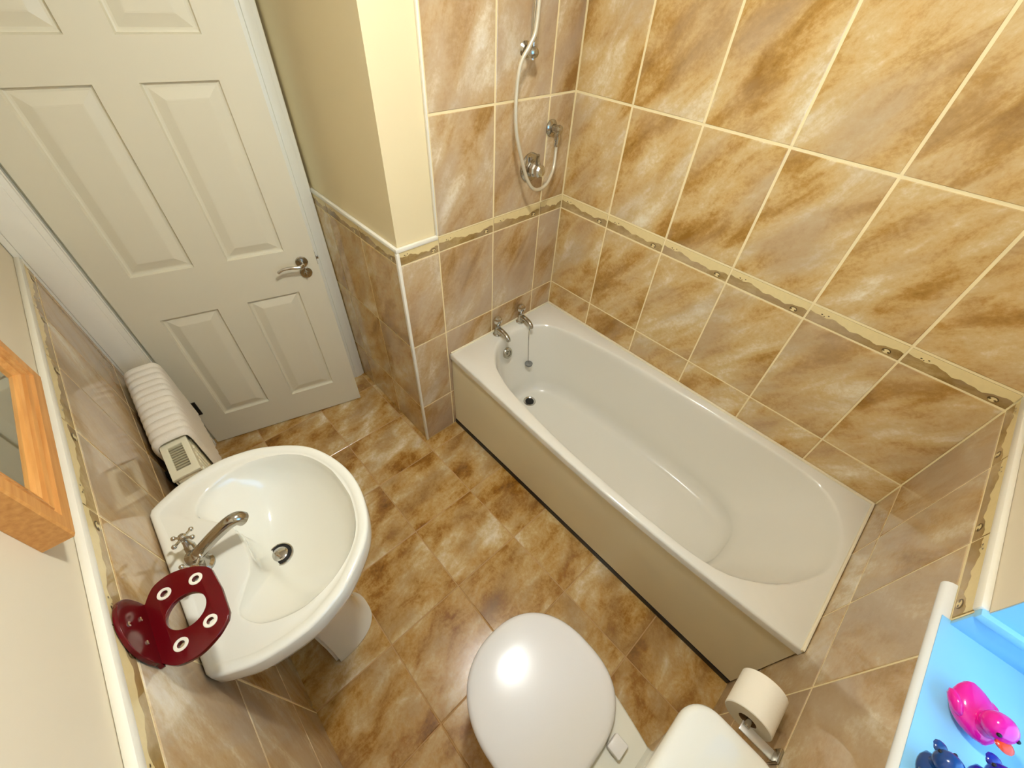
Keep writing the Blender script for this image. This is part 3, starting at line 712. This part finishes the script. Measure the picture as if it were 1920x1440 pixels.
for k in range(10):
    x = -.095 + k * .0122; mb.box((x, RY0 + .015, RZ1 - .005), (x + .006, RY1 - .015, RZ1 + .001))
mb.build('grille', M['grille'], rad, smooth=False)
for x in (-.45, -.08):
    mb = MB(); mb.box((x - .015, YL + .0005, .22), (x + .015, RY0 + .004, .58), .002); mb.build('wall_bracket', M['black'], rad)
mb = MB()
prf = catmull([(RY0 - .004, .59, 0), (RY0 - .006, .62, 0), (RY0 - .007, .645, 0), (RY0 - .001, .672, 0), (RY0 + .020, .682, 0), (RY1 - .020, .682, 0), (RY1 + .004, .678, 0), (RY1 + .012, .655, 0), (RY1 + .013, .60, 0), (RY1 + .013, .48, 0), (RY1 + .014, .36, 0)], 7, False)
TX0, TX1 = -.590, -.112; nr = 92; ringsT = []; ringsI = []
nrm = []
for k, p in enumerate(prf):
    t = (prf[min(k + 1, len(prf) - 1)] - prf[max(k - 1, 0)]).normalized(); nrm.append(Vector((-t.y, t.x, 0)))
for i in range(nr + 1):
    x = TX0 + (TX1 - TX0) * i / nr
    ph = (x - TX0) / (TX1 - TX0) * 12
    rib = abs(math.sin(PI * ph)) ** .55 * .0095
    edge = min(1, min(i, nr - i) / 3.0) ** .5
    ringsT.append([(x, p.x + n_.x * (.003 + (rib + .003) * edge), p.y + n_.y * (.003 + (rib + .003) * edge)) for p, n_ in zip(prf, nrm)])
    ringsI.append([(x, p.x, p.y) for p in prf])
loop = [a + b[::-1] for a, b in zip(ringsT, ringsI)]
mb.loft(loop, cap0=True, cap1=True)
tag(mb.build('towel', M['towel'], ang=60), 'cream ribbed bath mat folded over the radiator', 'bath mat')

# ------------------------------------------------------------------ toilet
TY = -1.322
toilet = empty('toilet', (1.35, TY, 0), 'white close coupled toilet with its lid down', 'toilet')
def tl_out(x0, x1, wd, n=96, nose=2.25, tail=.84):
    """egg outline: round nose at x0, straight tail edge at x1"""
    xm = x0 + (x1 - x0) * .54; out = []
    for k in range(n):
        th = 2 * PI * k / n; c, s = math.cos(th), math.sin(th)
        if c < 0: out.append((xm + (xm - x0) * math.copysign(abs(c) ** (2 / nose), c), TY + wd * math.copysign(abs(s) ** (2 / nose), s)))
        else:
            e = 2.6; x = xm + (x1 - xm) * abs(c) ** (2 / e); wv = wd * abs(s) ** (2 / e)
            out.append((x, TY + math.copysign(wv, s)))
    return out
TC = (1.24, TY)
lid0 = tl_out(1.032, 1.445, .203)
def insT(A, d): return [(a[0] + (TC[0] - a[0]) * d / math.dist(a, TC), a[1] + (TC[1] - a[1]) * d / math.dist(a, TC)) for a in A]
def scT(A, s): return [(TC[0] + (a[0] - TC[0]) * s, TC[1] + (a[1] - TC[1]) * s) for a in A]
mb = MB(); mb.loft([z_(insT(lid0, .006), .404), z_(lid0, .408), z_(lid0, .413), z_(insT(lid0, .004), .4195), z_(insT(lid0, .012), .424), z_(scT(lid0, .85), .4275), z_(scT(lid0, .6), .431), z_(scT(lid0, .3), .433), z_(scT(lid0, .02), .4335)], cap0=True, cap1=True)
mb.build('lid', M['plastic'], toilet, ang=50)
mb = MB(); s0 = tl_out(1.036, 1.44, .199); mb.loft([z_(insT(s0, .10), .388), z_(insT(s0, .004), .388), z_(s0, .392), z_(s0, .400), z_(insT(s0, .004), .4035), z_(insT(s0, .10), .4035), z_(insT(s0, .10), .388)]); mb.build('seat', M['plastic'], toilet, ang=50)
hin = None
for dy in (-.075, .075):
    mb = MB(); mb.box((1.449, TY + dy - .022, .388), (1.490, TY + dy + .022, .414), .004); mb.build('hinge', M['plastic'], toilet)
# pan
mb = MB()
def pan_out(x0, x1, wd, wt):
    out = []
    xm = 1.24
    for k in range(96):
        th = 2 * PI * k / 96; c, s = math.cos(th), math.sin(th)
        if c < 0: out.append((xm + (xm - x0) * c, TY + wd * math.copysign(abs(s) ** .9, s)))
        else:
            e = 4.5; cx_ = abs(c) ** (2 / e); x = xm + (x1 - xm) * cx_; f = (x - xm) / (x1 - xm)
            ww = wd + (wt - wd) * f * f * (3 - 2 * f); out.append((x, TY + ww * math.copysign(min(1, abs(s) ** (2 / e)), s)))
    return out
mb.loft([z_(pan_out(1.17, 1.66, .105, .100), 0), z_(pan_out(1.165, 1.66, .110, .105), .02), z_(pan_out(1.20, 1.64, .095, .092), .06), z_(pan_out(1.19, 1.64, .098, .095), .16), z_(pan_out(1.12, 1.645, .135, .110), .26),
         z_(pan_out(1.055, 1.655, .178, .130), .345), z_(pan_out(1.045, 1.66, .187, .138), .375), z_(pan_out(1.047, 1.66, .185, .137), .384), z_(pan_out(1.055, 1.655, .178, .133), .388)], cap0=True, cap1=True)
mb.build('pan', M['ceramic'], toilet, ang=50)
def rr_(x0, x1, y0, y1, r, z, n=8):
    out = []
    for (cx, cy, a0) in ((x1 - r, y1 - r, 0), (x0 + r, y1 - r, 90), (x0 + r, y0 + r, 180), (x1 - r, y0 + r, 270)):
        for k in range(n + 1):
            a = math.radians(a0 + 90 * k / n); out.append((cx + r * math.cos(a), cy + r * math.sin(a), z))
    return out
mb = MB()
mb.loft([rr_(1.535, 1.692, TY - .165, TY + .165, .04, .389), rr_(1.525, 1.694, TY - .172, TY + .172, .045, .42), rr_(1.510, 1.695, TY - .186, TY + .186, .05, .60), rr_(1.505, 1.695, TY - .190, TY + .190, .05, .748)], cap0=True, cap1=True)
cis = mb.build('cistern', M['ceramic'], toilet)
mb = MB()
def bulge(i, z): return rr_(1.482 + i, 1.697 - i * .3, TY - .204 + i, TY + .204 - i, .062 - i * .5, z, 10)
mb.loft([bulge(.012, .748), bulge(.002, .752), bulge(0, .760), bulge(0, .772), bulge(.004, .781), bulge(.012, .786), bulge(.035, .789), bulge(.08, .791)], cap0=True, cap1=True)
mb.build('cistern_lid', M['ceramic'], cis)
mb = MB(); mb.lathe([(.022, 0), (.022, .004), (.017, .006), (.004, .006)], (1.59, TY, .7905), n=28); mb.build('flush_button', M['chrome'], cis)

# ------------------------------------------------------------------ toilet roll and holder
hold = empty('toilet_roll_holder', (1.70, -1.035, .65), 'chrome wall bracket carrying the toilet roll', 'toilet roll holder')
mb = MB(); mb.box((1.692, -1.062, .630), (1.6995, -1.028, .676), .002); mb.build('wall_plate', M['chrome_dark'], hold)
mb = MB(); mb.box((1.616, -1.058, .643), (1.693, -1.034, .649), .002); mb.build('arm', M['satin'], hold)
mb = MB(); mb.tube([(1.626, -1.044, .652), (1.626, -.918, .652)], .007, 14); mb.lathe([(.010, 0), (.010, .006)], (1.626, -.922, .652), (0, 1, 0), 14); mb.build('spindle', M['chrome_dark'], hold)
roll = empty('toilet_roll', (1.626, -.975, .640), 'white toilet roll on the wall bracket under the sill', 'toilet roll')
rc = (1.626, -1.026, .6412)
mb = MB(); mb.lathe([(.0205, 0), (.052, 0), (.054, .002), (.054, .098), (.052, .100), (.0205, .100), (.0205, 0)], rc, (0, 1, 0), 48, cap0=False, cap1=False); mb.build('paper', M['paper'], roll)
mb = MB(); mb.lathe([(.0195, .001), (.0205, .001), (.0205, .099), (.0195, .099), (.0195, .001)], rc, (0, 1, 0), 32, cap0=False, cap1=False); mb.build('core', M['card'], roll)

# ------------------------------------------------------------------ rubber ducks on the sill
def duck(x, y, rz, s, m, label, beak='beak'):
    z0 = 1.0768
    d = empty('rubber_duck', (x, y, z0), label, 'rubber duck', 'rubber ducks on the window sill')
    Mx = Matrix.Translation((x, y, z0)) @ Matrix.Rotation(rz, 4, 'Z') @ Matrix.Scale(s, 4)
    b = MB(); q = 28; rings = []
    for k in range(15):     # body along +x (breast) with raised tail at -x
        t = k / 14; xx = -.040 + .080 * t
        wv = max(.002, .030 * math.sin(PI * min(1, t * .97 + .03)) ** .55); hv = max(.002, .022 * math.sin(PI * min(1, t * .95 + .05)) ** .6)
        lift = .012 * (1 - t) ** 3
        rings.append([(xx, wv * math.cos(2 * PI * i / q), .0225 + lift + hv * math.sin(2 * PI * i / q)) for i in range(q)])
    b.loft(rings, cap0=True, cap1=True)
    b.lathe([(.017, .030), (.0145, .040), (.017, .046)], (.016, 0, 0), n=20)
    b.sphere((.020, 0, .058), .0205)
    for sy in (-1, 1): b.sphere((-.006, sy * .026, .028), (.020, .007, .011), sub=2)
    bmesh.ops.transform(b.bm, matrix=Mx, verts=b.bm.verts[:]); body = b.build('body', M[m], d, ang=60)
    b = MB()
    b.sphere((.043, 0, .0560), (.011, .011, .0035), sub=2); b.sphere((.041, 0, .0515), (.008, .009, .0025), sub=2)
    bmesh.ops.transform(b.bm, matrix=Mx, verts=b.bm.verts[:]); b.build('beak', M[beak], d)
    for sy in (-1, 1):
        b = MB(); b.sphere((.0345, sy * .0115, .0660), .0032, sub=2); bmesh.ops.transform(b.bm, matrix=Mx, verts=b.bm.verts[:]); b.build('eye', M['black'], d)
duck(1.742, -.945, math.radians(-62), 1.0, 'duck_pink', 'pink rubber duck with orange beak on the sill tinted daylight blue')
duck(1.722, -1.080, math.radians(125), .85, 'duck_teal', 'petrol blue rubber duck near the front edge of the sill', 'duck_teal')
duck(1.777, -1.046, math.radians(122), .92, 'duck_blue', 'royal blue rubber duck further back on the sill', 'duck_blue')
